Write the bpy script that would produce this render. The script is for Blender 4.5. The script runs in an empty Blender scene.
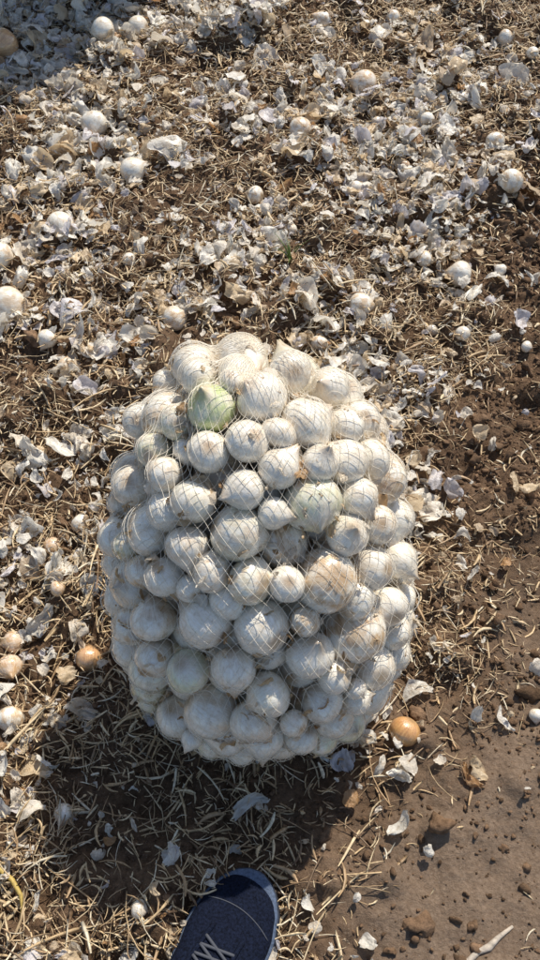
import bpy, bmesh, math, random
import numpy as np
from mathutils import Vector, Matrix
rng=np.random.default_rng(7); random.seed(7)
scene=bpy.context.scene
H=1.35
# ---------------- helpers
def make_mesh(name,V,groups,mat,attrs=None,smooth=True,parent=None):
    me=bpy.data.meshes.new(name)
    V=np.asarray(V,dtype=np.float32).reshape(-1,3)
    me.vertices.add(len(V)); me.vertices.foreach_set('co',V.ravel())
    loops=np.concatenate([np.asarray(g).ravel() for g in groups]).astype(np.int32)
    tot=np.concatenate([np.full(len(g),np.asarray(g).shape[1]) for g in groups]).astype(np.int32)
    start=np.concatenate([[0],np.cumsum(tot)[:-1]]).astype(np.int32)
    me.loops.add(len(loops)); me.loops.foreach_set('vertex_index',loops)
    me.polygons.add(len(tot)); me.polygons.foreach_set('loop_start',start); me.polygons.foreach_set('loop_total',tot)
    me.update(calc_edges=True); me.validate()
    me.polygons.foreach_set('use_smooth',np.full(len(me.polygons),smooth))
    for k,(typ,arr) in (attrs or {}).items():
        a=me.attributes.new(k,typ,'POINT')
        arr=np.asarray(arr,dtype=np.float32)
        if typ=='FLOAT': a.data.foreach_set('value',arr.ravel())
        elif typ=='FLOAT_VECTOR': a.data.foreach_set('vector',arr.ravel())
        else: a.data.foreach_set('color',arr.ravel())
    me.materials.append(mat)
    ob=bpy.data.objects.new(name,me); scene.collection.objects.link(ob)
    if parent: ob.parent=parent
    return ob
TAB={}
def vn(x,y,sc,seed):
    if seed not in TAB: TAB[seed]=np.random.default_rng(seed).random((256,256))
    T=TAB[seed]; X=x*sc+1000.3; Y=y*sc+1000.7
    xi=np.floor(X).astype(int); yi=np.floor(Y).astype(int); fx=X-xi; fy=Y-yi
    fx=fx*fx*(3-2*fx); fy=fy*fy*(3-2*fy)
    a=T[xi%256,yi%256]; b=T[(xi+1)%256,yi%256]; c=T[xi%256,(yi+1)%256]; d=T[(xi+1)%256,(yi+1)%256]
    return (a*(1-fx)+b*fx)*(1-fy)+(c*(1-fx)+d*fx)*fy
def sstep(a,b,x):
    t=np.clip((x-a)/(b-a),0,1); return t*t*(3-2*t)
def bare(x,y):
    xb=np.interp(y,[-.5,.2,.4,.75,1.2,1.8,2.3,3.5],[.02,.08,.19,.28,.38,.62,.9,1.3])
    return sstep(xb-.06,xb+.16,x+.22*(vn(x,y,5,31)-.5)+.08*(vn(x,y,17,32)-.5))
def height(x,y):
    b=bare(x,y); amp=1-.55*b*sstep(1.2,.3,y)
    h=.030*(vn(x,y,2.3,1)-.5)+.022*(vn(x,y,8,2)-.5)
    h+=amp*(.020*(vn(x,y,22,3)-.5)+.012*(vn(x,y,55,4)-.5)+.007*(vn(x,y,130,5)-.5))
    lump=np.maximum(vn(x,y,16,6)-.66,0)*.11*amp
    h=h+lump
    m=np.exp(-((x**2+(y-.42)**2)/.22**2)**2)
    return h*(1-.8*m)-.01*m
def h1(x,y): return float(height(np.array([x]),np.array([y]))[0])
def rotmats(yaw,tilt,roll):
    cy,sy=np.cos(yaw),np.sin(yaw); ct,st=np.cos(tilt),np.sin(tilt); cr,sr=np.cos(roll),np.sin(roll)
    z=np.zeros_like(yaw); o=np.ones_like(yaw)
    A=np.array([[cy,-sy,z],[sy,cy,z],[z,z,o]]).transpose(2,0,1)
    B=np.array([[o,z,z],[z,ct,-st],[z,st,ct]]).transpose(2,0,1)
    C=np.array([[cr,z,sr],[z,o,z],[-sr,z,cr]]).transpose(2,0,1)
    return A@B@C
def frames(n,ang):   # z axis = n
    ref=np.where(np.abs(n[:,2:3])<.9,np.array([[0,0,1.]]),np.array([[1.,0,0]]))
    a=np.cross(ref,n); a/=np.linalg.norm(a,axis=1,keepdims=True); b=np.cross(n,a)
    c,s=np.cos(ang)[:,None],np.sin(ang)[:,None]
    return np.stack([c*a+s*b,-s*a+c*b,n],axis=2)
def scatter(tmpls,idx,R,S,pos,col):
    Vs=[];G={};Cs=[];off=0;Ls=[]
    for k,(tv,gs) in enumerate(tmpls):
        m=np.where(idx==k)[0]
        if len(m)==0: continue
        W=tv[None]*S[m][:,None,:]
        W=np.einsum('mij,mnj->mni',R[m],W)+pos[m][:,None,:]
        n=len(tv); Vs.append(W.reshape(-1,3)); Cs.append(np.repeat(col[m],n,axis=0)); Ls.append(np.tile(tv,(len(m),1))+np.repeat(rng.random((len(m),1))*40,n,axis=0))
        for g in gs:
            g=np.asarray(g); F=(g[None]+(np.arange(len(m))*n)[:,None,None]+off).reshape(-1,g.shape[1])
            G.setdefault(g.shape[1],[]).append(F)
        off+=n*len(m)
    return np.concatenate(Vs),[np.concatenate(v) for v in G.values()],np.concatenate(Cs),np.concatenate(Ls)
# ---------------- materials
def newmat(name):
    m=bpy.data.materials.new(name); m.use_nodes=True; nt=m.node_tree
    b=nt.nodes['Principled BSDF']; return m,nt,b
def attr(nt,name): 
    n=nt.nodes.new('ShaderNodeAttribute'); n.attribute_name=name; return n
def noise(nt,vec,scale,detail=4,rough=.55):
    n=nt.nodes.new('ShaderNodeTexNoise'); n.inputs['Scale'].default_value=scale; n.inputs['Detail'].default_value=detail; n.inputs['Roughness'].default_value=rough
    nt.links.new(vec,n.inputs['Vector']); return n.outputs['Fac']
def ramp(nt,f,stops):
    r=nt.nodes.new('ShaderNodeValToRGB'); e=r.color_ramp.elements
    while len(e)<len(stops): e.new(.5)
    for i,(p,c) in enumerate(stops):
        e[i].position=p; e[i].color=(c if len(c)==4 else (*c,1)) if not isinstance(c,float) else (c,c,c,1)
    nt.links.new(f,r.inputs[0]); return r.outputs[0]
def mix(nt,f,a,b,mode='MIX'):
    n=nt.nodes.new('ShaderNodeMix'); n.data_type='RGBA'; n.blend_type=mode
    for s,i in ((f,0),(a,6),(b,7)):
        if isinstance(s,(float,int)): n.inputs[i].default_value=s
        elif isinstance(s,tuple): n.inputs[i].default_value=(*s,1)
        else: nt.links.new(s,n.inputs[i])
    return n.outputs[2]
def math_(nt,op,a,b):
    n=nt.nodes.new('ShaderNodeMath'); n.operation=op
    for i,s in enumerate((a,b)):
        if isinstance(s,(float,int)): n.inputs[i].default_value=s
        else: nt.links.new(s,n.inputs[i])
    return n.outputs[0]
def bump(nt,h,strength,dist,bsdf,prev=None):
    n=nt.nodes.new('ShaderNodeBump'); n.inputs['Strength'].default_value=strength; n.inputs['Distance'].default_value=dist
    nt.links.new(h,n.inputs['Height'])
    if prev: nt.links.new(prev,n.inputs['Normal'])
    if bsdf: nt.links.new(n.outputs[0],bsdf.inputs['Normal'])
    return n.outputs[0]
def soil_mat(name,clod=False):
    m,nt,b=newmat(name)
    tc=nt.nodes.new('ShaderNodeTexCoord').outputs['Object']
    c1=ramp(nt,noise(nt,tc,6,5),[(.3,(.105,.064,.037)),(.7,(.195,.124,.076))])
    c2=ramp(nt,noise(nt,tc,90,6,.7),[(.3,(.45,.42,.40)),(.5,(.95,.95,.95)),(.72,(1.5,1.48,1.45))])
    c=mix(nt,1.0,c1,c2,'MULTIPLY')
    if not clod:
        cp=attr(nt,'compact').outputs['Fac']
        g=ramp(nt,noise(nt,tc,150,5,.7),[(.3,(.19,.130,.088)),(.7,(.34,.252,.180))])
        c=mix(nt,math_(nt,'MULTIPLY',cp,.8),c,g)
        c=mix(nt,ramp(nt,noise(nt,tc,450,3,.6),[(.62,0.),(.70,.5)]),c,(.42,.34,.26))
        v=nt.nodes.new('ShaderNodeTexVoronoi'); v.inputs['Scale'].default_value=160; nt.links.new(tc,v.inputs['Vector'])
        bb=bump(nt,v.outputs['Distance'],.5,.003,None)
    else:
        a=attr(nt,'tint').outputs['Color']; c=mix(nt,1.0,c,a,'MULTIPLY'); bb=None
    b1=bump(nt,noise(nt,tc,120,8,.75),.9,.006,None,bb); bump(nt,noise(nt,tc,600,4,.7),.7,.002,b,b1)
    nt.links.new(c,b.inputs['Base Color']); b.inputs['Roughness'].default_value=.95; b.inputs['Specular IOR Level'].default_value=.15
    return m
M_soil=soil_mat('soil'); M_clod=soil_mat('soil_clod',True)
# onion
M_on,nt,b=newmat('onion_skin')
oc=attr(nt,'oc').outputs['Vector']; st=attr(nt,'stripe').outputs['Vector']; ot=attr(nt,'otint'); sep=nt.nodes.new('ShaderNodeSeparateColor'); nt.links.new(ot.outputs['Color'],sep.inputs[0])
zz=attr(nt,'lat').outputs['Fac']
sn=noise(nt,st,9,4,.6); sn2=noise(nt,st,30,3,.6)
white=ramp(nt,sn,[(.25,(.78,.70,.55)),(.5,(.90,.86,.76)),(.75,(.94,.92,.86))])
white=mix(nt,1.0,white,ramp(nt,sn2,[(.35,(.92,.88,.81)),(.6,(1,1,1))]),'MULTIPLY')
tanc=ramp(nt,sn,[(.3,(.42,.25,.12)),(.55,(.72,.54,.34)),(.8,(.84,.72,.54))])
patch=ramp(nt,noise(nt,oc,1.7,4,.6),[(.44,0.),(.58,1.)])
tf=math_(nt,'MULTIPLY',patch,sep.outputs[0])
c=mix(nt,tf,white,tanc)
gf=math_(nt,'MULTIPLY',ramp(nt,noise(nt,oc,1.3,2),[(.35,0.),(.65,1.)]),sep.outputs[1])
c=mix(nt,gf,c,(.52,.60,.25))
orange=ramp(nt,sn,[(.3,(.45,.20,.07)),(.7,(.74,.43,.17))])
c=mix(nt,sep.outputs[2],c,orange)
pole=ramp(nt,zz,[(.0,1.),(.06,.75),(.16,0.),(.84,0.),(.95,.7)])
c=mix(nt,math_(nt,'MULTIPLY',pole,ramp(nt,sn2,[(.3,.4),(.6,1.)])),c,(.40,.26,.13))
sp=ramp(nt,noise(nt,oc,9,6,.75),[(.56,0.),(.72,.65)])
c=mix(nt,sp,c,(.36,.25,.15))
nt.links.new(c,b.inputs['Base Color']); b.inputs['Specular IOR Level'].default_value=.65; b.inputs['Coat Weight'].default_value=.9; b.inputs['Coat Roughness'].default_value=.09
b1=bump(nt,sn2,.20,.0012,None); bump(nt,noise(nt,oc,5,4),.25,.003,b,b1)
rr=ramp(nt,noise(nt,oc,3,4),[(.3,.16),(.7,.38)]); nt.links.new(rr,b.inputs['Roughness'])
def skin_material(name,transl=.38):
    m,nt,b=newmat(name)
    t=attr(nt,'tint').outputs['Color']; lc=attr(nt,'lc').outputs['Vector']
    mp=nt.nodes.new('ShaderNodeMapping'); mp.inputs['Scale'].default_value=(26,2.5,1); nt.links.new(lc,mp.inputs[0])
    s=noise(nt,mp.outputs[0],1,4,.6)
    c=mix(nt,1.0,t,ramp(nt,s,[(.25,(.76,.69,.62)),(.5,(.98,.96,.92)),(.75,(1.06,1.06,1.04))]),'MULTIPLY')
    c=mix(nt,ramp(nt,noise(nt,lc,2.5,5,.7),[(.52,0.),(.72,.65)]),c,(.52,.37,.21))
    nt.links.new(c,b.inputs['Base Color']); b.inputs['Roughness'].default_value=.33; b.inputs['Specular IOR Level'].default_value=.65
    b1=bump(nt,s,.5,.0015,None); bump(nt,noise(nt,lc,6,3),.6,.004,b,b1)
    tr=nt.nodes.new('ShaderNodeBsdfTranslucent'); nt.links.new(c,tr.inputs[0])
    mx=nt.nodes.new('ShaderNodeMixShader'); mx.inputs[0].default_value=transl
    nt.links.new(b.outputs[0],mx.inputs[1]); nt.links.new(tr.outputs[0],mx.inputs[2])
    nt.links.new(mx.outputs[0],nt.nodes['Material Output'].inputs[0]); return m
M_skin=skin_material('papery_skin')
M_straw,nt,b=newmat('straw'); t=attr(nt,'tint').outputs['Color']; lc=attr(nt,'lc').outputs['Vector']
c=mix(nt,1.0,t,ramp(nt,noise(nt,lc,9,3),[(.3,(.6,.58,.55)),(.7,(1.1,1.1,1.1))]),'MULTIPLY'); nt.links.new(c,b.inputs['Base Color']); b.inputs['Roughness'].default_value=.5
def flat(name,col,rough=.7,bs=0,sc=300,dist=.002,var=.25,spec=.5):
    m,nt,b=newmat(name); tc=nt.nodes.new('ShaderNodeTexCoord').outputs['Object']
    n=noise(nt,tc,sc,5,.65)
    c=ramp(nt,n,[(.3,tuple(x*(1-var) for x in col)),(.7,tuple(min(1,x*(1+var)) for x in col))]); nt.links.new(c,b.inputs['Base Color']); b.inputs['Roughness'].default_value=rough; b.inputs['Specular IOR Level'].default_value=spec
    if bs: bump(nt,n,bs,dist,b)
    return m
M_net=flat('net_thread',(.88,.81,.68),.4,0,300,.002,.12)
# ---------------- ground sheet
def axis(a,b,st,far):
    d=np.arange(a,b,st)
    c=np.array([.01*(1.35**k) for k in range(1,40)]); c=np.cumsum(c); c=c[c<far]
    return np.concatenate([(a-c)[::-1],d,b+c])
xs=axis(-1.2,1.2,.005,200); ys=axis(-.45,2.9,.005,200)
X,Y=np.meshgrid(xs,ys,indexing='ij'); Z=height(X,Y)
V=np.stack([X,Y,Z],-1).reshape(-1,3); ny=len(ys)
I,J=np.meshgrid(np.arange(len(xs)-1),np.arange(ny-1),indexing='ij'); I=I.ravel();J=J.ravel()
F=np.stack([I*ny+J,(I+1)*ny+J,(I+1)*ny+J+1,I*ny+J+1],1)
comp=(bare(X,Y)*sstep(.85,.25,Y)).ravel()
make_mesh('ground',V,[F],M_soil,{'compact':('FLOAT',comp)})
# ---------------- templates
def petal(seed):
    r=np.random.default_rng(seed); nu,nv=7,9
    asp=r.choice([r.uniform(.15,.4),r.uniform(.45,.8),r.uniform(.75,1.15)]); curl=r.uniform(.4,3.4); bend=r.uniform(-1.4,1.5); p=r.uniform(.3,.6); sk=r.normal(0,.18)
    eLc,eRc=1+r.normal(0,.28,4),1+r.normal(0,.28,4); ph=r.random(6)*6.3; cr=r.uniform(.02,.07)
    V=[]
    for j in range(nv):
        s=j/(nv-1); w=asp*max(.10,math.sin(math.pi*(.03+.94*s))**p)
        eL,eR=np.interp(s,[0,.33,.66,1],eLc),np.interp(s,[0,.33,.66,1],eRc)
        for i in range(nu):
            t=i/(nu-1)*2-1; tt=t*(eR if t>0 else eL)
            a=tt*curl*.5*w; rad=1/max(curl,.01)
            x=math.sin(a)*rad+sk*(s-.5)**2*3; z=(1-math.cos(a))*rad
            y=s-.5; z+=bend*(y*y)*.8
            if j in(0,nv-1): y-=(1 if j else -1)*.07*t*t; y+=.04*math.sin(5*t+ph[0])
            z+=cr*(math.sin(7*t+5*s+ph[1])+math.sin(4*t-9*s+ph[2]))
            V.append((x+r.normal(0,.012),y+r.normal(0,.012),z+r.normal(0,.018)))
    F=[(j*nu+i,j*nu+i+1,(j+1)*nu+i+1,(j+1)*nu+i) for j in range(nv-1) for i in range(nu-1)]
    V=np.array(V); V-=V.mean(0); return V,[F]
PET=[petal(100+k) for k in range(56)]; NPT=len(PET)
def stick(seed):
    r=np.random.default_rng(seed); n=5; k=4; V=[]; bx=r.normal(0,.12); bz=r.normal(0,.06); kink=r.integers(1,4); ka=r.normal(0,.15)
    for j in range(n):
        s=j/(n-1)-.5; oy=bx*(1-4*s*s)+(ka*(j-kink)/n if j>kink else 0); oz=bz*(1-4*s*s)
        w=(.55+.5*r.random())*(1 if 0<j<n-1 else .6)
        for i in range(k):
            a=i/k*2*math.pi+.5; V.append((s,oy*1.0,oz,math.cos(a)*w,math.sin(a)*w))
    F=[(j*k+i,j*k+(i+1)%k,(j+1)*k+(i+1)%k,(j+1)*k+i) for j in range(n-1) for i in range(k)]+[(0,1,2,3),((n-1)*k+3,(n-1)*k+2,(n-1)*k+1,(n-1)*k)]
    return np.array(V),F
def clodt(sub,seed):
    bm=bmesh.new(); bmesh.ops.create_icosphere(bm,subdivisions=sub,radius=1); V=np.array([v.co[:] for v in bm.verts]); F=[[v.index for v in f.verts] for f in bm.faces]; bm.free()
    r=np.random.default_rng(seed)
    for _ in range(5):
        d=r.normal(size=3); d/=np.linalg.norm(d); V+=V*(.17*np.sin(3.4*(V@d)+r.random()*6))[:,None]
    V*=(1+r.normal(0,.08,size=(len(V),1))); V*=np.array([1,r.uniform(.7,1),r.uniform(.55,.85)]); return V,[F]
def sample(n,dens,xr=(-1.1,1.1),yr=(-.3,2.8)):
    out=[];tot=0
    while tot<n:
        x=rng.uniform(*xr,n*2); y=rng.uniform(*yr,n*2); k=rng.random(n*2)<dens(x,y); out.append(np.stack([x[k],y[k]],1)); tot+=k.sum()
    return np.concatenate(out)[:n]
def insack(x,y): return (x**2+(y-.45)**2)<.13**2
def edgefade(x,y): return np.where(np.abs(x)>.30+.24*np.maximum(y,0)+.08,.35,1.)
def d_straw(x,y):
    b=bare(x,y); q=.45+.55*sstep(.3,.6,vn(x,y,7,41)); d=(1-b)*q+b*np.interp(y,[0,.35,.55,.8,1.2,3],[.02,.06,.28,.40,.42,.5])*q
    return np.where(insack(x,y),0,d*edgefade(x,y))
n=56000; xy=sample(n,d_straw)
SV=[stick(300+k) for k in range(14)]
idx=rng.integers(0,14,n); L=np.clip(rng.lognormal(math.log(.018),.62,n),.005,.09); W=np.clip(rng.lognormal(math.log(.0012),.50,n)*(L/.02)**.25,.0005,.0042)
yaw=rng.random(n)*6.283; tilt=rng.normal(0,.8,n); roll=rng.normal(0,.22,n)
R=rotmats(yaw,tilt,roll); zt=height(xy[:,0],xy[:,1])+rng.random(n)**1.4*.022*(1-bare(xy[:,0],xy[:,1]))+.0012
pal=np.array([(.63,.46,.26),(.78,.62,.39),(.46,.31,.17),(.25,.16,.09),(.84,.74,.55)]); col=pal[rng.choice(5,n,p=[.30,.25,.22,.11,.12])]*rng.uniform(.8,1.1,(n,1))
Vs=[];Fs=[];Cs=[];Ls=[];off=0
for k in range(14):
    m=np.where(idx==k)[0]; T,Fc=SV[k]; nn=len(T)
    W3=np.stack([np.outer(L[m],T[:,0]),np.outer(L[m],T[:,1])+np.outer(W[m],T[:,3]),np.outer(L[m],T[:,2])+np.outer(W[m]*.6,T[:,4])],-1)
    W3=np.einsum('mij,mnj->mni',R[m],W3)+np.column_stack([xy[m],zt[m]])[:,None,:]
    Vs.append(W3.reshape(-1,3)); Fs.append((np.array(Fc)[None]+(np.arange(len(m))*nn)[:,None,None]+off).reshape(-1,4)); off+=nn*len(m)
    Cs.append(np.repeat(col[m],nn,0)); Ls.append(np.tile(T[:,:3],(len(m),1))+np.repeat(rng.random((len(m),1))*30,nn,0))
Cs=np.concatenate(Cs); Cs=np.column_stack([Cs,np.ones(len(Cs))])
make_mesh('straw_litter',np.concatenate(Vs),[np.concatenate(Fs)],M_straw,{'tint':('FLOAT_COLOR',Cs),'lc':('FLOAT_VECTOR',np.concatenate(Ls))})
def d_skin(x,y):
    b=bare(x,y); cl=sstep(.38,.68,vn(x,y,5.5,51)); c2=sstep(.42,.68,vn(x,y,15,52)); q=.12+.50*cl+.38*c2*(.4+.6*cl)
    up=np.interp(y,[-.3,.2,.6,1.0,1.4,2.2,3],[.34,.34,.45,.72,1,1,1])
    left=.30*sstep(-.15,-.35,x)*(y<1.2)*c2
    rt=1-.55*sstep(.28,.52,x-.15*(y-1.4))
    d=((1-b)*q*up+left*(1-b)+b*np.interp(y,[0,.4,.8,1.5],[.010,.02,.06,.20]))*rt
    return np.where(insack(x,y),0,d*edgefade(x,y))
SP=np.array([(.93,.91,.85),(.87,.81,.71),(.80,.78,.82),(.80,.65,.45),(.54,.32,.15),(.68,.55,.40)])
def petals(name,xy,lo,hi,med,lift,sg=.5,pr=(.38,.26,.10,.16,.04,.06)):
    n=len(xy); idx=rng.integers(0,NPT,n); s=np.clip(rng.lognormal(math.log(med),sg,n),lo,hi)
    R=rotmats(rng.random(n)*6.283,rng.normal(0,.5,n)+np.where(rng.random(n)<.5,math.pi,0),rng.normal(0,.5,n))
    z=height(xy[:,0],xy[:,1])+.003+rng.random(n)**1.1*lift+s*.12
    col=SP[rng.choice(6,n,p=pr)]*rng.uniform(.90,1.05,(n,1)); col=np.column_stack([col,np.ones(n)])
    V,G,C,Lc=scatter(PET,idx,R,np.repeat(s[:,None],3,1),np.column_stack([xy,z]),col)
    return make_mesh(name,V,G,M_skin,{'tint':('FLOAT_COLOR',C),'lc':('FLOAT_VECTOR',Lc)})
petals('onion_skin_litter',sample(14000,d_skin),.004,.040,.0145,.018)
petals('large_onion_skins',np.vstack([sample(2500,lambda x,y:d_skin(x,y)**1.5),np.array([(.18,.212),(.297,.55),(.33,.60),(.22,.90),(.38,1.22),(.19,.93),(.41,.44)])]),.024,.064,.035,.018,.3,(.44,.26,.12,.14,.02,.02))
CT=[clodt(1,500+k) for k in range(8)]+[clodt(2,520+k) for k in range(8)]+[clodt(3,540+k) for k in range(5)]
n1,n2,n3=28000,4600,110
def d_clod(x,y):
    b=bare(x,y); return (.35+.65*b)*np.interp(y,[0,.5,1],[.6,.8,1])*(.3+.7*sstep(.3,.7,vn(x,y,6,61)))*np.where(insack(x,y),0,1)*edgefade(x,y)
xy=sample(n1+n2+n3,d_clod); n=len(xy)
idx=np.concatenate([rng.integers(0,8,n1),rng.integers(8,16,n2),rng.integers(16,21,n3)])
s=np.concatenate([np.clip(rng.lognormal(math.log(.0022),.4,n1),.001,.005),np.clip(rng.lognormal(math.log(.0050),.38,n2),.003,.011),rng.uniform(.009,.018,n3)])
z=height(xy[:,0],xy[:,1])+s*.15
col=np.ones((n,3))*rng.uniform(.9,1.8,(n,1)); col=np.column_stack([col,np.ones(n)])
q=rng.normal(size=(n,3)); q/=np.linalg.norm(q,axis=1,keepdims=True)
V,G,C,Lc=scatter(CT,idx,frames(q,rng.random(n)*6),np.repeat(s[:,None],3,1),np.column_stack([xy,z]),col)
make_mesh('soil_clods',V,G,M_clod,{'tint':('FLOAT_COLOR',C)})
# ---------------- onions
def onion_template(seed):
    r=np.random.default_rng(seed); K,Lt=30,20; V=[];lat=[];st=[]
    ob=r.uniform(.82,1.0); neck=r.uniform(.15,.5); ph=r.random(3)*6
    for j in range(Lt):
        f=(j+.25)/(Lt-.5)*math.pi; s=math.sin(f); z=-math.cos(f)*ob
        rad=s**.95
        g=math.pi-f
        z+=neck*math.exp(-(g/.34)**2)
        if g<.35: rad=max(rad*.75,.075)*(1 if g>.12 else .9)
        if f<.25: z+=.05*(1-f/.25)
        for i in range(K):
            a=i/K*2*math.pi; w=1+.03*math.sin(2*a+ph[0])+.014*math.sin(5*a+ph[1])+.008*math.sin(9*a+ph[2])
            if g<.35: w*=1+.35*math.sin(3*a+ph[1])*(1-g/.35)
            V.append((rad*w*math.cos(a),rad*w*math.sin(a),z+(.08*math.sin(2*a+ph[2])*(1-g/.3) if g<.3 else 0))); lat.append(j/(Lt-1)); st.append((math.cos(a),math.sin(a),z*.22))
    F=[(j*K+i,j*K+(i+1)%K,(j+1)*K+(i+1)%K,(j+1)*K+i) for j in range(Lt-1) for i in range(K)]
    return np.array(V),[F,[list(range(K))[::-1]],[list(range((Lt-1)*K,Lt*K))]],np.array(lat),np.array(st)
OT=[onion_template(700+k) for k in range(10)]
def onions_mesh(name,pos,rad,axisdir,tints,parent=None,base=None):
    Vs=[];G={};oc=[];lat=[];st=[];tn=[];off=0
    R=frames(axisdir,rng.random(len(pos))*6)
    for i in range(len(pos)):
        T,gs,la,s_=OT[i%10]; Wd=(R[i]@(T*rad[i]).T).T+pos[i]-(0 if base is None else base)
        Vs.append(Wd); seed=rng.random()*60; oc.append(T+seed); q=s_.copy(); q[:,2]+=seed*1.7; st.append(q); lat.append(la); tn.append(np.tile(np.append(tints[i],1),(len(T),1)))
        for g in gs:
            g=np.array(g); G.setdefault(g.shape[1],[]).append(g+off)
        off+=len(T)
    return make_mesh(name,np.concatenate(Vs),[np.concatenate(v) for v in G.values()],M_on,{'oc':('FLOAT_VECTOR',np.concatenate(oc)),'stripe':('FLOAT_VECTOR',np.concatenate(st)),'lat':('FLOAT',np.concatenate(lat)),'otint':('FLOAT_COLOR',np.concatenate(tn))},parent=parent)
C0=np.array([-.014,.525,.250]); TL=math.radians(35); LE=math.radians(-2)
Rm=np.array(Matrix.Rotation(LE,3,'Y')@Matrix.Rotation(-TL,3,'X'))
A_,B_,Cc=.212,.197,.309; NE=2.4
def local(p): return (p-C0)@Rm
def mval(p):
    q=local(p); tp=1-.15*q[:,2]/Cc
    return (((q[:,0]/(A_*tp))**2+(q[:,1]/(B_*tp))**2)**(NE/2)+np.abs(q[:,2]/Cc)**NE)**(1/NE)
# outer onions of the sack: x, y, z in mm, radius in mm, tan, green
heroes=[(-100,700,457,30,.3,0),(-38,700,445,34,.5,0),(-88,650,472,24,.2,0),(-134,629,415,34,.9,0),(-68,600,478,30,.1,1),(-9,609,486,31,.2,0),(42,582,468,33,.3,0),(24,651,481,26,.5,0),(73,648,453,25,.2,0),
(-71,547,467,25,.2,0),(-25,553,480,26,.3,0),(9,525,466,24,.3,0),(50,504,430,36,.3,.5),(-29,503,454,25,.2,0),(-90,501,431,28,.2,.1),(-124,537,432,23,.5,0),(-146,496,369,33,.3,0),(-37,468,417,34,.5,.15),(-94,458,398,26,.5,0),
(-126,439,357,25,.2,0),(-66,433,391,25,.6,0),(66,434,360,39,1,0),(-23,423,385,29,.7,.2),(16,418,386,22,.1,0),(-76,394,330,35,.2,0),(-10,384,334,35,.2,0),(-146,411,288,31,.6,0),
(107,402,276,42,1,0),(49,363,296,30,.1,0),(-44,348,291,28,.3,0),(-102,354,262,28,.1,.4),(-76,322,196,35,.4,0),(-2,327,256,30,.1,.1),(-10,299,161,30,.1,0),(39,300,161,24,.1,0),(66,328,224,28,.3,0),(137,356,143,33,.2,0),
(-129,326,127,30,.2,0),(-158,376,197,29,.1,.2),(-207,524,290,27,.1,0),(-172,558,369,26,.4,0),(89,553,434,28,.3,0),(126,579,397,26,.2,0),(102,520,413,25,.4,0),(91,479,394,26,.2,0),(125,460,337,28,.3,0),(147,431,271,28,.2,0),
(132,504,367,24,.5,0),(168,501,272,26,.2,0),(90,591,447,23,.2,0),(75,305,117,27,.2,.4),(-74,298,116,25,.1,.5),(108,311,121,25,.1,.5),(-170,644,411,23,.2,0),(-204,464,226,26,.2,0),(-189,409,181,27,.1,0),(113,630,409,25,.3,0),
(170,405,173,25,.1,0),(58,536,456,23,.2,0),(-43,293,110,23,.1,0)]
HA=np.array(heroes,float); hp=HA[:,:3]/1000; hr=HA[:,3]/1000; ht=[(a,g,0) for a,g in HA[:,4:]]; nh=len(hp)
NF=258
fp=[]
while len(fp)<NF:
    p=C0+rng.uniform(-.35,.35,3)
    if mval(p[None])[0]<.92 and p[2]>.03: fp.append(p)
pos=np.vstack([hp,np.array(fp)]); rad=np.concatenate([hr,np.clip(rng.normal(.0265,.0075,NF),.014,.040)])
tgt=hp.copy(); vdir=np.array([0,-.43,.90])
for it in range(260):
    D=pos[:,None]-pos[None]; dist=np.linalg.norm(D,axis=2)+1e-9; ov=(rad[:,None]+rad[None])*.95-dist; np.fill_diagonal(ov,-1)
    o=np.maximum(ov,0)*.45; w=np.ones((len(pos),len(pos))); w[:nh,nh:]=.05; w[nh:,:nh]=1.7; w[:nh,:nh]=.8
    mv=(D/dist[...,None]*(o*w)[...,None]).sum(1); mv=np.clip(mv,-.02,.02); pos=pos+mv
    out=(pos-C0); on=out/np.linalg.norm(out,axis=1,keepdims=True); pos[nh:]+=on[nh:]*.0012*(1-it/260)
    face=sstep(.25,.7,on@vdir); face[:nh]=0
    m=mval(pos); lim=1-rad/.21-.045*face; k=m>lim; pos[k]=C0+(pos[k]-C0)*(lim[k]/m[k])[:,None]
    pos[:nh]+=(tgt-pos[:nh])*.35
    pos[:,2]=np.maximum(pos[:,2],rad*.9)
tint=np.zeros((len(pos),3)); tint[:nh]=np.array(ht); tint[nh:,0]=rng.choice([.1,.4,.9],NF,p=[.4,.35,.25]); tint[nh:,1]=np.where(rng.random(NF)<.10,.35,0)
ax=rng.normal(size=(len(pos),3)); ax/=np.linalg.norm(ax,axis=1,keepdims=True)
for i in range(nh):
    if ht[i][0]>.65:   # root plates turned outwards
        a=C0-pos[i]; a/=np.linalg.norm(a); a+=rng.normal(0,.25,3); ax[i]=a/np.linalg.norm(a)
BASE=np.array([0,.45,0])
sack=bpy.data.objects.new('onion_sack',None); scene.collection.objects.link(sack); sack.location=BASE
onions_mesh('packed_onions',pos,rad,ax,tint,sack,BASE)
NT,NP=288,200
th=np.linspace(0,2*math.pi,NT,endpoint=False); ph=np.linspace(.03,math.pi-.03,NP)
TH,PH=np.meshgrid(th,ph,indexing='ij')
dl=np.stack([A_*np.sin(PH)*np.cos(TH),B_*np.sin(PH)*np.sin(TH),Cc*np.cos(PH)],-1); dl/=np.linalg.norm(dl,axis=-1,keepdims=True)
dw=dl@Rm.T
rf=np.zeros((NT,NP))
for p,r in zip(pos,rad):
    o=p-C0; bq=dw@o; disc=r*r-(o@o-bq*bq); t=np.where((disc>0)&(bq>0),bq+np.sqrt(np.maximum(disc,0)),0); rf=np.maximum(rf,t)
floor_=rf+.0008; rs=rf.copy()
for _ in range(22):
    av=(np.roll(rs,1,0)+np.roll(rs,-1,0)+np.pad(rs,((0,0),(1,0)),mode='edge')[:,:-1]+np.pad(rs,((0,0),(0,1)),mode='edge')[:,1:])/4
    rs=np.maximum(floor_,av)
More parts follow.
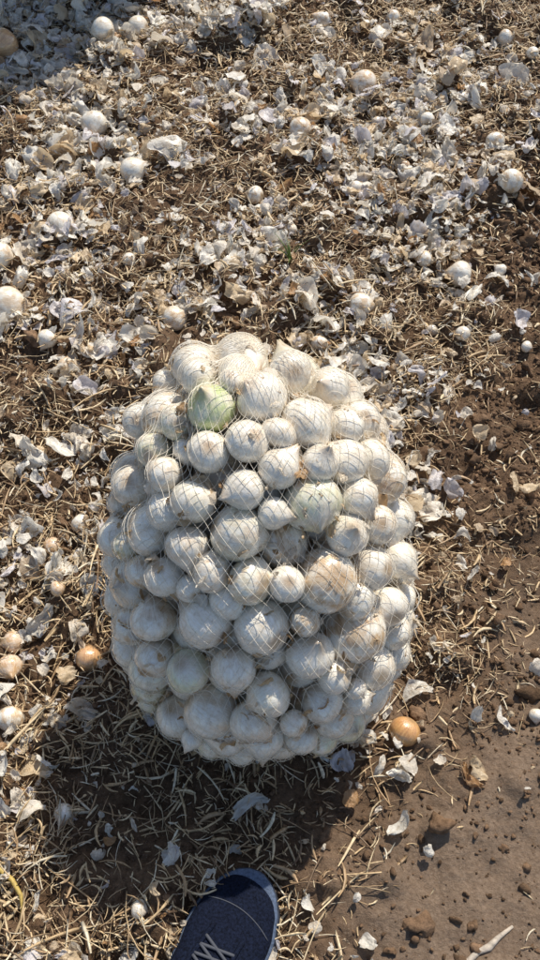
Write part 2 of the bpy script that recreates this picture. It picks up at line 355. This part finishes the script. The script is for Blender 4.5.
def surf(t,p,extra=0):
    x=(t/(2*math.pi)*NT)%NT; y=np.clip((p-.03)/(math.pi-.06)*(NP-1),0,NP-1.001)
    xi=np.floor(x).astype(int)%NT; yi=np.floor(y).astype(int); fx=x-np.floor(x); fy=y-yi
    r=(rs[xi,yi]*(1-fx)+rs[(xi+1)%NT,yi]*fx)*(1-fy)+(rs[xi,yi+1]*(1-fx)+rs[(xi+1)%NT,yi+1]*fx)*fy
    d=np.stack([A_*np.sin(p)*np.cos(t),B_*np.sin(p)*np.sin(t),Cc*np.cos(p)],-1); d/=np.linalg.norm(d,axis=-1,keepdims=True); d=d@Rm.T
    q=C0+d*(r+extra)[...,None]; q[...,2]=np.maximum(q[...,2],.003); return q,d
NS=88; pp=np.linspace(.05,math.pi-.05,230); Vs=[];Fs=[];off=0; RT=.00034
for sgn in (1,-1):
    for k in range(NS):
        t=2*math.pi*k/NS+sgn*pp*1.05+.035*np.sin(pp*5+k*.3)+.010*np.sin(pp*13+k*2.1)
        q,d=surf(t,pp,np.full(len(pp),.0003*(1+sgn)))
        tg=np.gradient(q,axis=0); tg/=np.linalg.norm(tg,axis=1,keepdims=True)+1e-9; bn=np.cross(tg,d)
        rings=np.stack([q+RT*(math.cos(a)*d+math.sin(a)*bn) for a in (0,2.094,4.189)],1); Vs.append(rings.reshape(-1,3)); n=len(pp)
        j=np.arange(n-1)[:,None]; i=np.arange(3)[None]; Fs.append(np.stack([j*3+i,j*3+(i+1)%3,(j+1)*3+(i+1)%3,(j+1)*3+i],-1).reshape(-1,4)+off); off+=3*n
make_mesh('netting',np.concatenate(Vs)-BASE,[np.concatenate(Fs)],M_net,parent=sack)
n=900; t=rng.random(n)*6.283; p=np.arccos(rng.uniform(-.95,.97,n)); q,d=surf(t,p,-rng.uniform(.0005,.014,n)); 
nn=d+rng.normal(0,.5,(n,3)); nn/=np.linalg.norm(nn,axis=1,keepdims=True)
s=np.clip(rng.lognormal(math.log(.014),.45,n),.006,.038); FP=np.array([(.80,.71,.58),(.72,.56,.36),(.84,.80,.72),(.52,.34,.18)])
col=np.column_stack([FP[rng.choice(4,n,p=[.33,.32,.22,.13])],np.ones(n)])
V,G,C,Lc=scatter(PET,rng.integers(0,NPT,n),frames(nn,rng.random(n)*6),np.stack([s,s,-s*.8],1),q,col)
make_mesh('caught_skin_flakes',V-BASE,G,M_skin,{'tint':('FLOAT_COLOR',C),'lc':('FLOAT_VECTOR',Lc)},parent=sack)
s2=bpy.data.objects.new('onion_sack.001',None); scene.collection.objects.link(s2); s2.location=(-.42,2.44,0); s2.rotation_euler=(0,0,2.2); s2.scale=(1.2,1.2,1.5)
for ch in list(sack.children):
    o=bpy.data.objects.new(ch.name.split('.')[0],ch.data); scene.collection.objects.link(o); o.parent=s2
# ---------------- loose onions: x, y, radius (mm), skin tint
W_=(.5,0,0);T_=(.95,0,0);O_=(0,0,1);B_=(1,0,.45)
loose=[(-425,1360,28,W_),(-533,1275,27,T_),(-506,1158,38,(.7,0,.05)),(-419,1077,19,W_),(-381,1026,17,T_),(-317,690,17,T_),(-402,485,17,B_),(-402,445,20,B_),(-282,459,20,(0,0,.9)),(-387,363,21,T_),(-295,231,14,W_),(-172,103,12,W_),
(200,344,23,O_),(378,1248,25,W_),(499,1470,26,T_),(490,1618,21,T_),(181,1479,16,W_),(-31,1458,19,T_),(219,1839,30,(1,0,.2)),(436,1772,15,W_),(350,1694,16,W_),(562,1988,20,T_),(-388,1674,29,W_),(-319,2034,27,W_),
(-390,1965,29,W_),(-629,1942,40,(0,0,.9)),(-292,1524,28,W_),(129,2074,22,T_),(361,1082,14,W_),(313,1119,12,W_),(173,1151,23,T_),(483,1065,11,W_),(41,1357,15,T_),(397,368,11,W_),(-181,1121,24,T_),(94,1077,18,T_),
(310,1286,17,T_),(241,1707,14,T_),(67,1674,27,T_),(609,1901,14,W_),(300,2070,16,T_),(290,1555,12,B_),(-280,1270,14,T_),(460,1260,13,W_),(-360,650,15,B_),(-335,560,13,B_)]
for i,(x,y,r,tn_) in enumerate(loose):
    x/=1000;y/=1000;r/=1000; z=h1(x,y)+r*.48+(.002 if y>1 else 0)
    a=rng.random()*6.28; axd_=np.array([[math.cos(a),math.sin(a),rng.normal(0,.35)]]); axd_/=np.linalg.norm(axd_)
    OT=OT[1:]+OT[:1]
    o=onions_mesh('onion',np.zeros((1,3)),np.array([r]),axd_,np.array([tn_])); o.location=(x,y,z)
# ---------------- shoe
def loft(name,secs,mat,parent,K=40,cap=True):
    V=[];n=len(secs)
    for (yl,xc,w,z0,h,e) in secs:
        for i in range(K):
            a=i/K*2*math.pi; ca,sa=math.cos(a),math.sin(a)
            x=xc+w*math.copysign(abs(ca)**(2/e),ca); z=z0+h*.5+h*.5*math.copysign(abs(sa)**(2/e),sa); V.append((x,yl,z))
    j=np.arange(n-1)[:,None]; i=np.arange(K)[None]
    F=np.stack([j*K+i,j*K+(i+1)%K,(j+1)*K+(i+1)%K,(j+1)*K+i],-1).reshape(-1,4)
    return make_mesh(name,V,[F,[list(range(K))[::-1]],[list(range((n-1)*K,n*K))]],mat,parent=parent)
M_navy=flat('navy_fabric',(.006,.009,.021),.9,.6,300,.002,.8,.12); M_sole=flat('rubber_sole',(.035,.04,.055),.6,.3,200,.001,.4,.3); M_lace=flat('grey_lace',(.06,.065,.08),.8,.4,900,.0008); M_trim=flat('pale_trim',(.08,.11,.17),.6,.3,300,.0008,.5,.3); M_jean=flat('denim',(.06,.08,.13),.9,.5,700,.001,.4)
shoe=bpy.data.objects.new('shoe',None); scene.collection.objects.link(shoe)
def prof(s):
    w=np.interp(s,[0,.03,.1,.3,.5,.68,.8,.9,.96,.99,1],[.012,.024,.034,.035,.041,.050,.048,.038,.026,.014,.004])*1.16; xc=np.interp(s,[0,.3,.6,1],[0,.0,.004,-.006]); return w,xc
S=np.concatenate([np.linspace(0,.1,6)[:-1],np.linspace(.1,.85,22)[:-1],np.linspace(.85,1,14)]); LEN=.31
up=[];so=[];tr=[]
for s in S:
    w,xc=prof(s); top=np.interp(s,[0,.08,.28,.45,.62,.8,.93,1],[.085,.105,.105,.088,.068,.054,.042,.026])
    up.append((s*LEN,xc,w*.97,.012,top-.012,2.3)); so.append(((s-.5)*LEN*1.03+.5*LEN,xc,w*1.07+.001,0,.026,4)); tr.append(((s-.5)*LEN*1.018+.5*LEN,xc,w*1.035,.018,.016,4))
loft('upper',up,M_navy,shoe); loft('sole',so,M_sole,shoe); loft('trim_band',tr,M_trim,shoe)
def tube(name,pts,r,mat,parent,K=8):
    pts=np.array(pts,float); tg=np.gradient(pts,axis=0); tg/=np.linalg.norm(tg,axis=1,keepdims=True); Fm=frames(tg,np.zeros(len(pts))); a=np.arange(K)/K*6.2832
    rr=np.broadcast_to(np.asarray(r,float),(len(pts),)); V=(pts[:,None]+rr[:,None,None]*(np.cos(a)[None,:,None]*Fm[:,None,:,0]+np.sin(a)[None,:,None]*Fm[:,None,:,1])).reshape(-1,3)
    n=len(pts); j=np.arange(n-1)[:,None]; i=np.arange(K)[None]; F=np.stack([j*K+i,j*K+(i+1)%K,(j+1)*K+(i+1)%K,(j+1)*K+i],-1).reshape(-1,4)
    return make_mesh(name,V,[F,[list(range(K))[::-1]],[list(range((n-1)*K,n*K))]],mat,parent=parent)
def topz(s,x):
    w,xc=prof(s); t=np.interp(s,[0,.08,.28,.45,.62,.8,.93,1],[.085,.105,.105,.088,.068,.054,.042,.026]); h=(t-.012)/2; k=min(abs((x-xc)/(w*.97)),.999); return .012+h+h*(1-k**2.3)**(1/2.3)
for k,s0 in enumerate([.42,.47,.52,.57,.62,.66]):
    for sg in (1,-1):
        pts=[]
        for q in np.linspace(-1,1,12):
            s=s0+sg*q*.02; x=q*.022; pts.append((x,s*LEN,topz(s,x)+.0022))
        tube('lace_%d'%(k*2+(sg>0)),pts,.0022,M_lace,shoe)
for sg,nm in((1,'a'),(-1,'b')):
    tube('eyestay_'+nm,[(sg*(.026-.004*(s-.4)/.3),s*LEN,topz(s,sg*.026)+.001) for s in np.linspace(.38,.74,16)],.0035,M_navy,shoe)
tube('toe_seam',[(x,(.84-16*x*x)*LEN,topz(.84-16*x*x,x)+.0002) for x in np.linspace(-.047,.047,24)],.0008,M_lace,shoe)
tube('sock',[(0,.085,.08),(0,.078,.13),(0,.07,.20)],[.036,.034,.034],M_lace,shoe,24)
tube('trouser_leg',[(0,.075,.11),(0,.07,.13),(0,.055,.22),(.0,.02,.34),(.0,-.02,.47)],[.055,.056,.06,.068,.075],M_jean,shoe,32)
AN=math.radians(34); shoe.rotation_euler=(0,0,-AN)
shoe.location=(-.008-math.sin(AN)*LEN,.142-math.cos(AN)*LEN,0)
M_green=flat('green_leaf',(.13,.20,.05),.5,0); M_yel=flat('dry_stalk',(.50,.36,.10),.6,.2)
def blades(name,x,y,n,h,mat):
    e=bpy.data.objects.new(name,None); scene.collection.objects.link(e); e.location=(x,y,h1(x,y))
    for i in range(n):
        a=rng.random()*6.28; l=h*rng.uniform(.6,1.1); s=np.linspace(0,1,8); c=rng.uniform(.2,.8)
        pts=np.stack([math.cos(a)*c*l*s**1.6,math.sin(a)*c*l*s**1.6,l*s*(1-.25*s)],1); tube('blade_%d'%i,pts,.0022*(1-s*.9),mat,e,5)
blades('grass_sprout',.04,1.27,9,.085,M_green)
tube('onion_stalk',[(-.39,.16,.02),(-.367,.153,.025),(-.349,.14,.024),(-.336,.122,.02),(-.332,.106,.016),(-.335,.093,.012)],[.003,.0035,.0035,.003,.0025,.001],M_yel,None,8)
M_stick=flat('dry_stick',(.42,.36,.29),.8,.6,120,.003,.35)
tube('dry_stick',[(.235,.030,.006),(.25,.040,.009),(.262,.044,.011),(.275,.055,.010),(.29,.060,.011),(.303,.071,.010),(.325,.085,.007)],[.002,.0038,.0045,.0042,.005,.0034,.002],M_stick,None,8)
petals('reddish_onion_skin',np.array([(.288,.277),(.30,.29)]),.036,.042,.038,.003,.1,(0,0,0,.35,.65,0))
# ---------------- light
sd=np.array([.27,.58,.69]); sd/=np.linalg.norm(sd)
el=math.asin(sd[2]); az=math.atan2(sd[0],sd[1])
sun=bpy.data.lights.new('sun','SUN'); sun.energy=5.0; sun.angle=math.radians(.5); sun.color=(1,.93,.82)
so_=bpy.data.objects.new('sun',sun); scene.collection.objects.link(so_); so_.rotation_euler=Vector(sd).to_track_quat('Z','Y').to_euler(); so_.location=(2,4,5)
w=bpy.data.worlds.new('World'); scene.world=w; w.use_nodes=True; nt=w.node_tree
sk=nt.nodes.new('ShaderNodeTexSky'); sk.sky_type='NISHITA'; sk.sun_disc=False; sk.sun_elevation=el; sk.sun_rotation=az
nt.links.new(sk.outputs[0],nt.nodes['Background'].inputs[0]); nt.nodes['Background'].inputs[1].default_value=.135
scene.view_settings.view_transform='Standard'; scene.view_settings.look='None'; scene.view_settings.exposure=0
cd=bpy.data.cameras.new('camera'); cd.sensor_fit='VERTICAL'; cd.sensor_height=36; cd.lens=33.75; cd.clip_start=.02; cd.clip_end=1000
cam=bpy.data.objects.new('camera',cd); scene.collection.objects.link(cam); cam.location=(0,0,H); cam.rotation_euler=(math.radians(30),0,0); scene.camera=cam
